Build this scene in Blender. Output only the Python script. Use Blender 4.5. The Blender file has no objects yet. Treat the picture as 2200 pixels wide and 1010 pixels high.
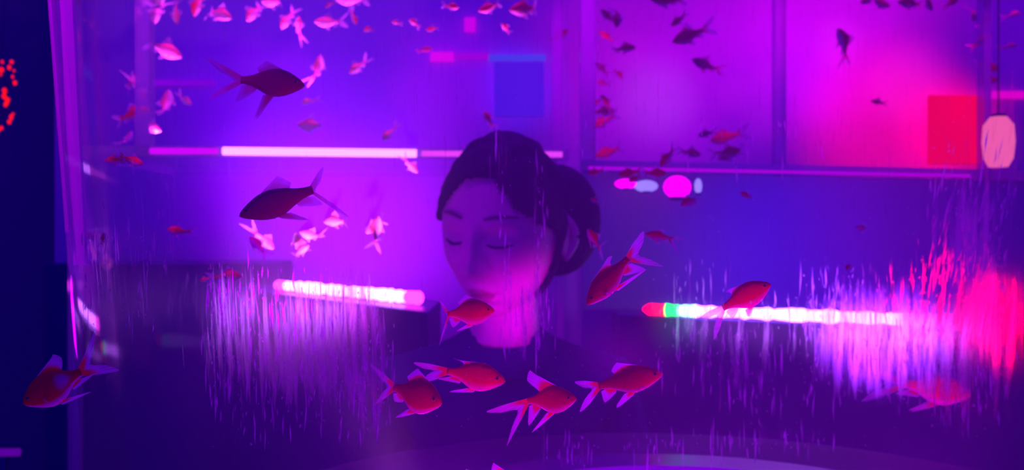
import bpy, bmesh, math, random
from mathutils import Vector, Matrix, noise
random.seed(7)
S = bpy.context.scene
C = S.collection
F = 1905.0; CZ = 1.45
def P(px, py, d):
    return Vector(((px-1100)/F*d, d, CZ+(505-py)/F*d))

# ------------------------------------------------ camera, world, exposure
cam_d = bpy.data.cameras.new('camera'); cam = bpy.data.objects.new('camera', cam_d); C.objects.link(cam)
cam.location = (0, 0, CZ); cam.rotation_euler = (math.pi/2, 0, 0)
cam_d.sensor_width = 36; cam_d.lens = 36*F/2200; cam_d.clip_start = 0.02; cam_d.clip_end = 60
cam_d.dof.use_dof = True; cam_d.dof.focus_distance = 0.36; cam_d.dof.aperture_fstop = 17
S.camera = cam
S.view_settings.view_transform = 'Standard'; S.view_settings.look = 'None'
S.view_settings.gamma = 1; S.view_settings.use_curve_mapping = False; S.view_settings.exposure = 0
W = bpy.data.worlds.new('world'); S.world = W; W.use_nodes = True
W.node_tree.nodes['Background'].inputs[0].default_value = (0.055, 0.0, 1, 1)
W.node_tree.nodes['Background'].inputs[1].default_value = 0.62
S.cycles.transparent_max_bounces = 28
S.cycles.adaptive_threshold = 0.02
S.cycles.max_bounces = 5
S.cycles.diffuse_bounces = 2
S.cycles.glossy_bounces = 2
S.cycles.sample_clamp_indirect = 4
S.cycles.caustics_refractive = False; S.cycles.caustics_reflective = False

# ------------------------------------------------ lamps
VIO = (0.17, 0.0, 1.0); MAG = (0.65, 0.0, 1.0); BLU = (0.04, 0.0, 1.0); RED = (1.0, 0.0, 0.03); PNK = (1.0, 0.02, 0.75)
def spot(px, py, d, rpx, col, watt, back=0.8, soft=0.05):
    """an added, unseen spot lamp standing 'back' metres before the surface at depth d, its pool of light rpx pixels wide"""
    t = P(px, py, d); l = bpy.data.lights.new('added_wall_spot', 'SPOT'); o = bpy.data.objects.new('added_wall_spot', l)
    C.objects.link(o); o.location = t-Vector((0, back, 0)); o.rotation_euler = (math.pi/2, 0, 0)
    l.spot_size = 2*math.atan(rpx/F*d/back); l.spot_blend = 1; l.color = col; l.energy = watt; l.shadow_soft_size = soft
    return o
def aim(kind, loc, target, col, watt, size=0.3, sy=None, ang=None):  # unseen lamp, added for its effect where no fixture shows
    l = bpy.data.lights.new('added_light', kind); o = bpy.data.objects.new('added_light', l); C.objects.link(o)
    o.location = loc; o.rotation_euler = (Vector(target)-Vector(loc)).to_track_quat('-Z', 'Y').to_euler()
    l.color = col; l.energy = watt
    if kind == 'AREA':
        l.size = size
        if sy: l.shape = 'RECTANGLE'; l.size_y = sy
    else:
        l.shadow_soft_size = size
        if ang: l.spot_size = ang; l.spot_blend = 0.9
    return o
WD = 3.2
spot(560, 120, WD, 620, VIO, 10)
spot(560, 210, WD, 260, (.3, 0, 1), 5)
spot(950, 60, WD, 480, VIO, 7)
spot(980, 190, WD, 190, (.6, 0, 1), 8)
spot(1120, 190, WD, 120, (0.0, 0.015, 1), 7, 0.6)
spot(700, 430, WD, 400, (.3, 0, 1), 26)
spot(820, 500, WD, 300, MAG, 14)
spot(600, 400, WD, 200, (.5, 0, 1), 8)
spot(950, 560, WD, 200, VIO, 8)
spot(1380, 100, WD, 330, (1, 0, .75), 12)
spot(1570, 190, WD, 300, (.6, 0, 1), 10)
spot(1410, 215, WD, 110, (0.1, 0.35, 1), .7, 0.5)
spot(1800, -60, WD, 400, (1, 0, 0.7), 24)
spot(1740, 150, WD, 230, (.9, 0, 1), 7)
spot(1900, 275, WD, 250, (1, 0, 0.03), 34)
spot(2050, 285, WD, 150, RED, 20)
spot(2230, 60, WD, 220, (.4, 0, 1), 6)
spot(1330, 330, WD, 260, MAG, 6)
for x, y, rr, c, w in ((1800, 90, 75, PNK, 2.2), (1655, 180, 60, PNK, .9), (1640, 260, 60, PNK, .9), (1575, 205, 50, PNK, .8), (1420, 130, 70, MAG, .9), (1345, 110, 60, PNK, .9),
                        (625, 150, 70, MAG, 1.5), (540, 125, 60, MAG, 1.0), (680, 268, 45, MAG, .8), (870, 60, 90, PNK, .5), (900, 200, 90, (.8, 0, .6), .5), (2000, 135, 90, (.7, 0, 1), 1), (1750, 190, 110, MAG, 2.4), (1950, 185, 120, PNK, 2.5)):
    spot(x, y, WD, rr, c, w*.6, .4, .02)  # unseen small spots stand in for blurred reflections of lights
spot(230, 230, WD, 130, (0.6, 0, 0.35), .7)
# added light on the dark cabinet fronts
spot(1750, 570, 1.72, 400, BLU, 6, 0.35)
spot(1950, 430, 1.78, 300, (0.7, 0, 0.3), 1.6, 0.35)
# unseen lamps added for the fish: a blue one behind, small spots low inside
aim('AREA', (0.10, 1.35, 2.25), (0.05, 0.55, 1.35), (0.2, 0, 1), 3, 0.5)
for x, y, tx, ty, tz, col, w, a in [
    (-.02, .285, -.02, .42, 1.37, (1, 0, .25), 1.1, 56), (.10, .28, .12, .42, 1.37, (1, 0, .25), 1.3, 56),
    (.20, .30, .075, .385, 1.415, (1, 0, .25), 1.2, 58), (-.18, .38, -.20, .42, 1.36, (.8, 0, .8), .15, 70),
    (-.06, .56, -.03, .38, 1.38, (.5, 0, 1), 2.2, 56), (.10, .56, .08, .38, 1.38, (.5, 0, 1), 2.5, 56), (.28, .58, .14, .40, 1.42, (.5, 0, 1), 2.0, 56), (-.16, .52, -.20, .42, 1.37, (.4, 0, 1), .4, 56)]:
    aim('SPOT', (x, y, 1.245), (tx, ty, tz), col, w, .01, ang=math.radians(a))
aim('SPOT', (-0.08, 0.66, 1.25), (-0.20, 0.90, 1.46), (1, .13, 1), 34, 0.02, ang=math.radians(52))  # unseen; added to overexpose the bright cluster
aim('SPOT', (-0.34, 0.30, 2.0), (-0.27, 0.53, 1.6), (.8, 0, 1), 26, 0.03, ang=math.radians(30))  # unseen; added to light the strips at the wall's left edge
aim('SPOT', (0.530, 1.0, 1.37), (.148, .29, 1.415), (1, 0, .01), 1.9, .04, ang=math.radians(20))  # this and the next two added, unseen, to make wall streaks glow
aim('SPOT', (0.41, 1.07, 1.34), (.105, .262, 1.415), (.3, .02, 1), .9, .05, ang=math.radians(16))
aim('SPOT', (-0.42, 1.08, 1.36), (-.062, .30, 1.41), (.5, 0, 1), 3, .05, ang=math.radians(18))
aim('SPOT', (.30, .45, 1.25), (.29, .62, 1.34), (1, 0, .4), 1.2, .01, ang=math.radians(56))  # unseen; added to bring out the fish at lower right
# face: unseen spots added to shape it
aim('SPOT', (0.25, 0.90, 1.26), (0.045, 1.15, 1.338), (.75, 0, 1), 11, 0.03, ang=math.radians(25))
aim('SPOT', (-0.50, 1.0, 1.10), (-0.03, 1.15, 1.40), (.4, 0, 1), 7, 0.04, ang=math.radians(44))
aim('SPOT', (-0.10, 0.98, 1.92), (0.0, 1.16, 1.50), (0.45, 0, 1), 2.6, 0.06, ang=math.radians(60))
# back tanks: unseen spots added from below, in front and above
for x in (-.80, -.62, -.44, -.26, -.08): aim('SPOT', (x, 1.95, 1.645), (x, 1.95, 2.6), (1, .06, 1), 15, .02, ang=math.radians(62))
aim('SPOT', (.13, 1.30, 2.15), (.125, 1.7, 1.85), (.8, 0, 1), 26, .03, ang=math.radians(30))
aim('SPOT', (-.70, 1.30, 2.15), (-.70, 1.7, 1.85), (.6, 0, 1), 12, .03, ang=math.radians(36))
aim('SPOT', (.60, 1.35, 2.15), (.545, 1.84, 1.85), (1, 0, .8), 20, .03, ang=math.radians(20))
aim('SPOT', (1.0, 1.45, 2.15), (1.03, 1.97, 1.85), (.8, 0, 1), 6, .03, ang=math.radians(20))
for x in (-.82, -.60, -.38, -.15): aim('SPOT', (x, 1.93, 2.58), (x, 1.93, 1.6), (1, .03, .85), 26, .03, ang=math.radians(44))
for x, col, w in ((.20, MAG, 4), (.42, MAG, 4), (.65, (1, 0, .6), 5), (.88, (1, 0, .3), 8), (1.10, (1, 0, .25), 22), (1.28, (1, 0, .3), 22)): aim('SPOT', (x, 1.70+.27*(x-.134)+.25, 2.58), (x, 1.70+.27*(x-.134)+.25, 1.6), col, w, .03, ang=math.radians(40))

# ------------------------------------------------ material helpers
def mat(name):
    m = bpy.data.materials.new(name); m.use_nodes = True
    n = m.node_tree; n.nodes.clear(); out = n.nodes.new('ShaderNodeOutputMaterial'); return m, n, out
def nd(n, t, **k):
    x = n.nodes.new(t)
    for a, b in k.items(): setattr(x, a, b)
    return x
def prin(name, col, rough=0.5, spec=0.5, bump=None, metal=0, nscale=None, ncol=None):
    m, n, out = mat(name); b = nd(n, 'ShaderNodeBsdfPrincipled')
    b.inputs['Base Color'].default_value = (*col, 1); b.inputs['Roughness'].default_value = rough
    b.inputs['Specular IOR Level'].default_value = spec; b.inputs['Metallic'].default_value = metal
    if nscale:
        tc = nd(n, 'ShaderNodeTexCoord'); no = nd(n, 'ShaderNodeTexNoise'); no.inputs['Scale'].default_value = nscale
        n.links.new(tc.outputs['Object'], no.inputs['Vector'])
        if ncol:
            mx = nd(n, 'ShaderNodeMix', data_type='RGBA'); mx.inputs[6].default_value = (*col, 1); mx.inputs[7].default_value = (*ncol, 1)
            n.links.new(no.outputs['Fac'], mx.inputs[0]); n.links.new(mx.outputs[2], b.inputs['Base Color'])
        if bump:
            bp = nd(n, 'ShaderNodeBump'); bp.inputs['Strength'].default_value = bump; bp.inputs['Distance'].default_value = 0.002
            n.links.new(no.outputs['Fac'], bp.inputs['Height']); n.links.new(bp.outputs[0], b.inputs['Normal'])
    n.links.new(b.outputs[0], out.inputs[0]); return m
def emit(name, col, st):
    m, n, out = mat(name); e = nd(n, 'ShaderNodeEmission'); e.inputs[0].default_value = (*col, 1); e.inputs[1].default_value = st
    n.links.new(e.outputs[0], out.inputs[0]); return m
def clear(name, col=(1, 1, 1), haze=0.0, hazecol=(.8, .8, .85), gloss=0.05):
    """clear acrylic: see-through, a little haze that catches light, faint reflections that grow at a grazing angle"""
    m, n, out = mat(name); L = n.links.new
    t = nd(n, 'ShaderNodeBsdfTransparent'); t.inputs[0].default_value = (*col, 1)
    tr = nd(n, 'ShaderNodeBsdfTranslucent'); tr.inputs[0].default_value = (*hazecol, 1)
    df = nd(n, 'ShaderNodeBsdfDiffuse'); df.inputs[0].default_value = (*hazecol, 1)
    h = nd(n, 'ShaderNodeMixShader'); h.inputs[0].default_value = .5; L(tr.outputs[0], h.inputs[1]); L(df.outputs[0], h.inputs[2])
    a = nd(n, 'ShaderNodeMixShader'); a.inputs[0].default_value = haze; L(t.outputs[0], a.inputs[1]); L(h.outputs[0], a.inputs[2])
    g = nd(n, 'ShaderNodeBsdfGlossy'); g.inputs['Roughness'].default_value = 0.08
    lw = nd(n, 'ShaderNodeLayerWeight'); lw.inputs[0].default_value = 0.2
    mu = nd(n, 'ShaderNodeMath', operation='MULTIPLY'); mu.inputs[1].default_value = gloss*8; L(lw.outputs['Fresnel'], mu.inputs[0]); mu.use_clamp = True
    f = nd(n, 'ShaderNodeMixShader'); L(mu.outputs[0], f.inputs[0]); L(a.outputs[0], f.inputs[1]); L(g.outputs[0], f.inputs[2])
    L(f.outputs[0], out.inputs[0]); return m

# ------------------------------------------------ object helpers
def obj(name, bm, m, parent=None, smooth=True, **tags):
    me = bpy.data.meshes.new(name); bm.to_mesh(me); bm.free()
    if m: me.materials.append(m)
    if smooth:
        for p in me.polygons: p.use_smooth = True
    o = bpy.data.objects.new(name, me); C.objects.link(o)
    if parent: o.parent = parent
    for k, v in tags.items(): o[k] = v
    return o
def empty(name, loc, **tags):
    o = bpy.data.objects.new(name, None); C.objects.link(o); o.location = loc; o.empty_display_size = .05
    for k, v in tags.items(): o[k] = v
    return o
def prism(bm, pts, z0, z1):
    lo = [bm.verts.new((p[0], p[1], z0)) for p in pts]; hi = [bm.verts.new((p[0], p[1], z1)) for p in pts]
    n = len(pts)
    bm.faces.new(lo[::-1]); bm.faces.new(hi)
    for i in range(n): bm.faces.new((lo[i], lo[(i+1) % n], hi[(i+1) % n], hi[i]))
def box(bm, x0, x1, y0, y1, z0, z1): prism(bm, [(x0, y0), (x1, y0), (x1, y1), (x0, y1)], z0, z1)
def bevel(o, w=0.003, seg=2):
    b = o.modifiers.new('b', 'BEVEL'); b.width = w; b.segments = seg; b.limit_method = 'ANGLE'; return o
def tube(bm, pts, r, n=10, cap=True):
    pts = [Vector(p) for p in pts]; rings = []
    rr = r if isinstance(r, (list, tuple)) else [r]*len(pts)
    for i, p in enumerate(pts):
        t = (pts[min(i+1, len(pts)-1)]-pts[max(i-1, 0)]).normalized()
        u = t.cross(Vector((0, 0, 1)))
        if u.length < 1e-3: u = t.cross(Vector((1, 0, 0)))
        u.normalize(); v = t.cross(u)
        rings.append([bm.verts.new(p+(u*math.cos(a)+v*math.sin(a))*rr[i]) for a in [2*math.pi*k/n for k in range(n)]])
    for a, b in zip(rings, rings[1:]):
        for k in range(n): bm.faces.new((a[k], a[(k+1) % n], b[(k+1) % n], b[k]))
    if cap: bm.faces.new(rings[0][::-1]); bm.faces.new(rings[-1])
def ball(bm, c, r, seg=16, ring=10, sc=(1, 1, 1)):
    m = Matrix.Translation(c) @ Matrix.Diagonal((r*sc[0], r*sc[1], r*sc[2], 1))
    bmesh.ops.create_uvsphere(bm, u_segments=seg, v_segments=ring, radius=1, matrix=m)
def lathe(bm, prof, n=64, c=(0, 0)):
    rings = []
    for r, z in prof:
        rings.append([bm.verts.new((c[0]+r*math.cos(2*math.pi*k/n), c[1]+r*math.sin(2*math.pi*k/n), z)) for k in range(n)])
    for a, b in zip(rings, rings[1:]):
        for k in range(n): bm.faces.new((a[k], a[(k+1) % n], b[(k+1) % n], b[k]))
    return rings

# ------------------------------------------------ the room
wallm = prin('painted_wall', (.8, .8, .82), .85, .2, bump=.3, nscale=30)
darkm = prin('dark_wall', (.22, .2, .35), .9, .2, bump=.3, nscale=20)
floorm = prin('dark_floor', (.12, .11, .2), .6, .3, nscale=8, ncol=(.2, .18, .3), bump=.1)
bm = bmesh.new(); box(bm, -1.65, 3.6, WD, WD+.1, 0, 3.2); obj('wall_back', bm, wallm, smooth=False, kind='structure')
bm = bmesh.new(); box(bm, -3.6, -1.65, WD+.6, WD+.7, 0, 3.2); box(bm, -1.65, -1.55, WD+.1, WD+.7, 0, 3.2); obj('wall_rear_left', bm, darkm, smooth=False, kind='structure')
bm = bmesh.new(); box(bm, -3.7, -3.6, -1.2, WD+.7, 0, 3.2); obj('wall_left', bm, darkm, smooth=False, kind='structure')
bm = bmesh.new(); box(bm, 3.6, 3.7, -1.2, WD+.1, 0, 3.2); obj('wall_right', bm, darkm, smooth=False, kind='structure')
bm = bmesh.new(); box(bm, -3.7, 3.7, -1.2, WD+.7, -.1, 0); obj('floor', bm, floorm, smooth=False, kind='structure')

# ------------------------------------------------ display tanks behind
acr = clear('tank_acrylic', (.97, .97, 1), .012, gloss=.02)
post = clear('acrylic_post', (.85, .8, .97), .32, (.8, .7, .9), gloss=.08)
plate = clear('acrylic_plate', (.7, .65, .9), .6, (.75, .7, .9), gloss=.08)
blackm = prin('black_laminate', (.03, .03, .20), .35, .4, bump=.2, nscale=60)
cabm = prin('navy_laminate', (.30, .27, .5), .6, .3, bump=.2, nscale=40)
def lerp(a, b, t): return a+(b-a)*t
def fp(px, d): return Vector(((px-1100)/F*d, d))
def slab(a, b, dep, off=0):
    """footprint quad: front edge from a to b, extending dep backwards"""
    nrm = Vector((0, 1))
    a2 = a+nrm*off; b2 = b+nrm*off
    return [a2, b2, b2+nrm*dep, a2+nrm*dep]
def display_tank(a, b, z0, z1, dep, label, posts):
    t = empty('display_tank', (*((a+b)/2), z0), label=label, category='aquarium', group='square display tanks behind the round tank')
    off = Vector((*((a+b)/2), z0))
    def part(name, bm, m, sm=False):
        o = obj(name, bm, m, t, smooth=sm); o.location = -off; return o
    bm = bmesh.new(); prism(bm, slab(a, b, dep), z0, z0+.018); part('base_plate', bm, acr)
    bm = bmesh.new(); prism(bm, slab(a, b, .010, -.0105), z0, z0+.019); part('rim', bm, plate)
    bm = bmesh.new(); prism(bm, slab(a, b, .006), z0+.018, z1); part('front_panel', bm, acr)
    bm = bmesh.new(); prism(bm, slab(a, b, .006, dep-.006), z0+.018, z1); part('rear_panel', bm, acr)
    for f, w in posts:
        u = (b-a); w2 = w/u.length; bm = bmesh.new()
        prism(bm, slab(a+u*f, a+u*(f+w2), .03, -.004), z0+.0, z1); part('corner_post', bm, post)
    return t, off
zl = CZ+180/F*1.7
aL, bL = fp(140, 1.70), fp(1222, .1606*1905/172)
display_tank(aL, bL, zl-.009, 2.6, .55, 'wide clear tank at the left with the bright pink light tube along its base', [(.135, .026), (.965, .022), (.0, .02)])
zr = CZ+150/F*1.7
aR = fp(1250, 1.70); bR = aR+(fp(2080, .1339*1905/132)-aR)*1.42
display_tank(aR, bR, zr-.01, 2.6, .6, 'clear tank at the right with red goldfish crowding its left corner', [(-.002, .03), (.33, .024), (.735, .02)])
# its cabinet
bm = bmesh.new(); prism(bm, slab(aR, bR, .6), 0, zr-.011)
cab = obj('tank_cabinet', bm, cabm, smooth=False, label='dark blue cabinet under the clear tank at the right', category='cabinet'); bevel(cab)
bm = bmesh.new(); prism(bm, slab(aR+(bR-aR)*.02, bR, .01, -.012), .0, .10); o = obj('kickboard', bm, blackm, cab, smooth=False)
legm = prin('dark_metal', (.1, .09, .16), .4, .5, metal=.6, nscale=50, bump=.05)
st = empty('tank_stand', (*((aL+bL)/2), 0), label='slim clear legs under the wide tank at the left', category='stand')
off = Vector((*((aL+bL)/2), 0))
for f in (.005, .955):
    c = aL+(bL-aL)*f
    for yr in (c.y+.01, c.y+.5):
        q = Vector((c.x*yr/c.y, yr)); bm = bmesh.new(); prism(bm, [q, q+Vector((.02, 0)), q+Vector((.02, .02)), q+Vector((0, .02))], 0, zl-.0095); o = obj('leg', bm, post, st, smooth=False); o.location = -off

# light tubes
def lightbar(name, pts, r, m, label, parts=None, **k):
    bm = bmesh.new(); tube(bm, pts, r, 12); o = obj(name, bm, m, label=label, category='light', **k); return o
hot = emit('hot_pink_tube', (.6, .13, 1), 5)
g1 = lerp(aL, bL, .31); g2 = lerp(aL, bL, .69)
lightbar('light_tube', [(g1.x, g1.y-.0195, zl+.001), (g2.x, g2.y-.0195, zl-.001)], .0075, hot, 'glowing pink light tube along the base of the wide tank at the left')
g4 = lerp(aL, bL, .17)
lightbar('light_tube', [(g4.x, g4.y-.0185, zl), (g1.x-.01, g1.y-.0185, zl+.001)], .0055, emit('magenta_tube', (.7, 0, 1), 1.1), 'dimmer magenta light tube left of the bright pink one')
g3 = lerp(aL, bL, .985)
lightbar('light_tube', [(g2.x+.01, g2.y-.0195, zl-.001), (g3.x, g3.y-.0195, zl-.001)], .0055, emit('dim_violet_tube', (.85, .05, 1), 1.2), 'thin dim violet light tube running from the bright pink tube behind the head')
e0 = lerp(aR, bR, .01); e1 = lerp(aR, bR, .70)
lightbar('light_tube', [(e0.x, e0.y-.016, zr-.006), (e1.x, e1.y-.016, zr-.006)], .0028, emit('edge_tube', (.62, 0, 1), .8), 'thin magenta light tube along the base of the clear tank at the right')
# strips on plinths
def strip(name, p0, p1, segs, r, label):
    """p0,p1 ends; segs (t0,t1,material)"""
    root = empty(name, p0, label=label, category='light strip', group='light strips on the black plinths')
    d = Vector(p1)-Vector(p0)
    for i, (t0, t1, m) in enumerate(segs):
        n = max(2, int((t1-t0)*60)); pts = [d*lerp(t0, t1, k/n) for k in range(n+1)]
        rr = [r*random.uniform(.8, 1.25) for _ in pts]
        if i == 0: rr[0] *= .3
        if i == len(segs)-1: rr[-1] *= .3
        bm = bmesh.new(); tube(bm, pts, rr, 10); obj('lit_segment', bm, m, root)
    return root
whitehot = emit('white_led', (.5, .115, 1), 12)
pinkled = emit('pink_led', (1, .03, .85), 5)
redled = emit('red_led', (1, .0, .03), 5)
greenled = emit('green_led', (0, 1, .12), 3.5)
cyanled = emit('pale_cyan_led', (.35, .8, 1), 4)
viol = emit('violet_led', (.5, .1, 1), 1.2)
l0, l1 = P(592, 612, 2.3), P(905, 641, 1.81); l1.z = l0.z
strip('light_strip', l0, l1, [(0, .1, pinkled), (.1, .93, whitehot), (.93, 1, pinkled)], .0125, 'white glowing light strip on the black plinth left of the face')
r0, r1 = P(1382, 664, 1.55), P(2150, 692, 1.30); r1.z = r0.z
strip('light_strip', r0, r1, [(0, .075, redled), (.075, .115, greenled), (.115, .17, cyanled), (.17, .76, whitehot), (.76, .84, pinkled), (.84, 1, redled)], .0095, 'long white light strip with green and red ends on the black plinth at the right')
def plinth(a, b, dep, z, label):
    bm = bmesh.new(); prism(bm, slab(a, b, dep), 0, z)
    o = obj('plinth', bm, blackm, smooth=False, label=label, category='plinth'); bevel(o, .004); return o
plinth(fp(500, 2.42), fp(1000, 1.66)+Vector((-.07, 0)), .3, l0.z-.016, 'black plinth carrying the white light strip left of the face')
plinth(fp(1330, 1.57), fp(2330, 1.24), .12, r0.z-.011, 'long black plinth at the right carrying the strip with green and red ends')

def shade_block():  # block added to darken the lower wall, where only shade falls
    z = P(0, 566, 2.75).z; bm = bmesh.new(); prism(bm, [fp(95, 2.75), fp(560, 2.75), fp(560, 2.75)+Vector((0, .40)), fp(95, 2.75)+Vector((0, .40))], 0, z)
    o = obj('shade_block', bm, blackm, smooth=False, label='dark block added where the lower back wall lies in shade at the left', category='shade_block'); bevel(o, .006)
shade_block()
# small lamps and glows behind
def globe(px, py, d, r, m, label, sc=(1, 1, 1), group=None):
    root = empty('lamp', P(px, py, d), label=label, category='lamp')
    if group: root['group'] = group
    bm = bmesh.new(); ball(bm, (0, 0, 0), r, sc=sc); obj('lamp_shade', bm, m, root)
    bm = bmesh.new(); box(bm, -r*.5, r*.5, -r*.5, r*.5, -r*sc[2]*1.15, -r*sc[2]*.85); obj('socket', bm, legm, root, smooth=False)
    if group:
        yb = aR.y+(root.location.x-aR.x)*(bR.y-aR.y)/(bR.x-aR.x)-root.location.y-.001
        bm = bmesh.new(); box(bm, -.003, .003, 0, yb, -.003, .003); obj('bracket', bm, legm, root, smooth=False)
    return root
magg = emit('magenta_lamp', (1, 0, 1), 1.8); bluel = emit('blue_lamp', (.3, .2, 1), 1.4)
ct = zr-.011
for px, py, r, m, lab, sc in [
    (1455, 402, .024, magg, 'brightest magenta lamp glowing under the tank at the right', (1.1, .7, .9)),
    (1388, 400, .014, bluel, 'pale blue lamp glowing left of the brightest magenta lamp', (1.6, .7, .8)),
    (1345, 395, .012, magg, 'small magenta lamp left of the pale blue lamp', (1.8, .7, .8)),
    (1500, 400, .009, bluel, 'small blue lamp right of the brightest magenta lamp', (.8, .7, 1.6))]:
    globe(px, py, 1.66, r, m, lab, sc, group='small lamps under the tank at the right')
root = empty('lantern', P(2145, 305, 1.60), label='pale pink glowing lantern beside the red glow at the right', category='lantern')
bm = bmesh.new(); lathe(bm, [(.001, -.045), (.016, -.045), (.024, -.03), (.027, 0), (.025, .03), (.014, .045), (.001, .045)], 24); obj('lantern_shade', bm, emit('pink_lantern', (1, .13, .42), 1.0), root)
bm = bmesh.new(); tube(bm, [(0, 0, .045), (0, 0, .7)], .0015, 6); obj('cord', bm, legm, root)
bm = bmesh.new(); lathe(bm, [(.001, .052), (.012, .05), (.014, .044), (.001, .043)], 20); obj('cap', bm, legm, root)
# lit squares and bars on the back wall
def wall_light(px0, px1, py0, py1, m, label, name='wall_light', d=WD-.0125):
    a, b = P(px0, py1, d), P(px1, py0, d); root = empty(name, (a+b)/2, label=label, category='light')
    w, h = (b.x-a.x)/2, (b.z-a.z)/2
    bm = bmesh.new(); box(bm, -w, w, -.004, .008, -h, h); obj('diffuser', bm, m, root, smooth=False)
    bm = bmesh.new(); box(bm, -w*.9, w*.9, .008, .0120, -h*.9, h*.9); obj('housing', bm, legm, root, smooth=False)
wall_light(998, 1022, 38, 68, emit('square_lamp', (.9, 0, 1), .9), 'small square magenta light high on the back wall')
wall_light(925, 975, 112, 132, emit('bar_lamp', (1, 0, 1), .95), 'short magenta light bar on the back wall beside the blue glow')
wall_light(975, 1050, 114, 128, emit('bar_lamp_dim', (.55, 0, .95), .8), 'dim violet light bar on the back wall, right of the short magenta one')
wall_light(1050, 1172, 118, 130, emit('blue_bar', (.06, .06, 1), .9), 'thin blue light bar on the back wall')
wall_light(2105, 2200, 196, 212, emit('pink_bar', (1, 0, .7), .9), 'pink light bar at the far right of the back wall')
wall_light(330, 460, 172, 184, emit('violet_bar', (.3, 0, .95), .8), 'faint violet light bar behind the goldfish at the upper left')

wall_light(1996, 2118, 205, 352, emit('red_panel', (1, 0, .005), 1.1), 'large square red light on the back wall at the right')
wall_light(1062, 1168, 134, 250, emit('blue_panel', (.09, .01, 1), .8), 'square blue light on the back wall left of the tall centre post')
# string of red lights at far left
root = empty('fairy_lights', P(15, 205, 3.0), label='string of small red lights hanging at the far left in the dark', category='string lights')
cent = P(15, 205, 3.0); redb = emit('red_bulb', (1, .005, .01), 1.3)
spots = [(5, 133), (25, 133), (20, 145), (30, 152), (2, 160), (32, 178), (27, 165), (10, 195), (9, 207), (12, 225), (14, 222), (24, 252), (20, 262), (3, 275), (-2, 280), (16, 215), (3, 150), (28, 245)]
pts = [P(x, y, 3.0)-cent for x, y in spots]
bm = bmesh.new(); tube(bm, [P(12, -40, 3.0)-cent]+pts, .0012, 5); obj('cord', bm, legm, root)
for (x, y), p in zip(spots, pts):
    bm = bmesh.new(); r = random.choice((.004, .006, .008)); ball(bm, p, r, 8, 6, (1, 1, random.uniform(1, 1.6))); obj('bulb', bm, redb, root)
root = empty('floor_lamp_bar', P(15, 973, 1.6), label='small violet light bar low in the dark at the far left', category='light')
bm = bmesh.new(); tube(bm, [(-.06, 0, 0), (.022, 0, .001)], .007, 10); obj('tube', bm, emit('violet_floor', (.12, .0, .42), .8), root)
bm = bmesh.new(); box(bm, -.02, .0, -.006, .006, -(CZ-.4), -.006); obj('stand', bm, blackm, root, smooth=False)

# ------------------------------------------------ the round tank
TC = Vector((.138, .645)); TZ0 = 1.215; TZ1 = 1.86
def TR(z): return .4135+.068*(z-CZ)
def shell_d(px, py):
    """depth at which the ray through a pixel meets the near outer face of the tank"""
    dx = (px-1100)/F; dz = (505-py)/F; d = .3
    for _ in range(6):
        R = TR(CZ+dz*d); a = dx*dx+1; b = -2*(TC.x*dx+TC.y); c = TC.length_squared-R*R
        q = b*b-4*a*c
        d = (-b-math.sqrt(max(q, 0)))/(2*a)
    return d
def dens(px, py):  # streak density, gathered where strip glow shows, so glow is built in
    def g(cx, cy, sx, sy, a=1, p=2): return a*math.exp(-(abs((px-cx)/sx)**p+abs((py-cy)/sy)**p))
    v = 0.06*(py < 560)
    v += g(690, 720, 130, 120, .9, 4)+g(500, 690, 60, 130, .75, 3)+g(780, 780, 45, 160, .6, 3)
    v += g(240, 590, 130, 130, .35, 3)+g(620, 860, 200, 100, .3, 3)
    v += g(1490, 700, 90, 130, .55, 3)+g(1900, 720, 190, 130, 1.0, 4)+g(1620, 780, 60, 130, .5, 3)
    v += g(2090, 600, 90, 230, .9, 3)+g(2060, 800, 100, 110, .5)
    v += g(1080, 480, 14, 190, .35, 4)+g(1160, 540, 18, 240, .35, 4)+g(1130, 680, 60, 80, .6, 3)
    v += g(1240, 985, 60, 40, .7)+g(1440, 960, 120, 30, .5)+g(1660, 950, 110, 25, .6)
    v += g(1300, 200, 90, 120, .25)+g(1600, 250, 200, 120, .2)+g(900, 180, 200, 120, .15)
    return min(v, 1)
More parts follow.
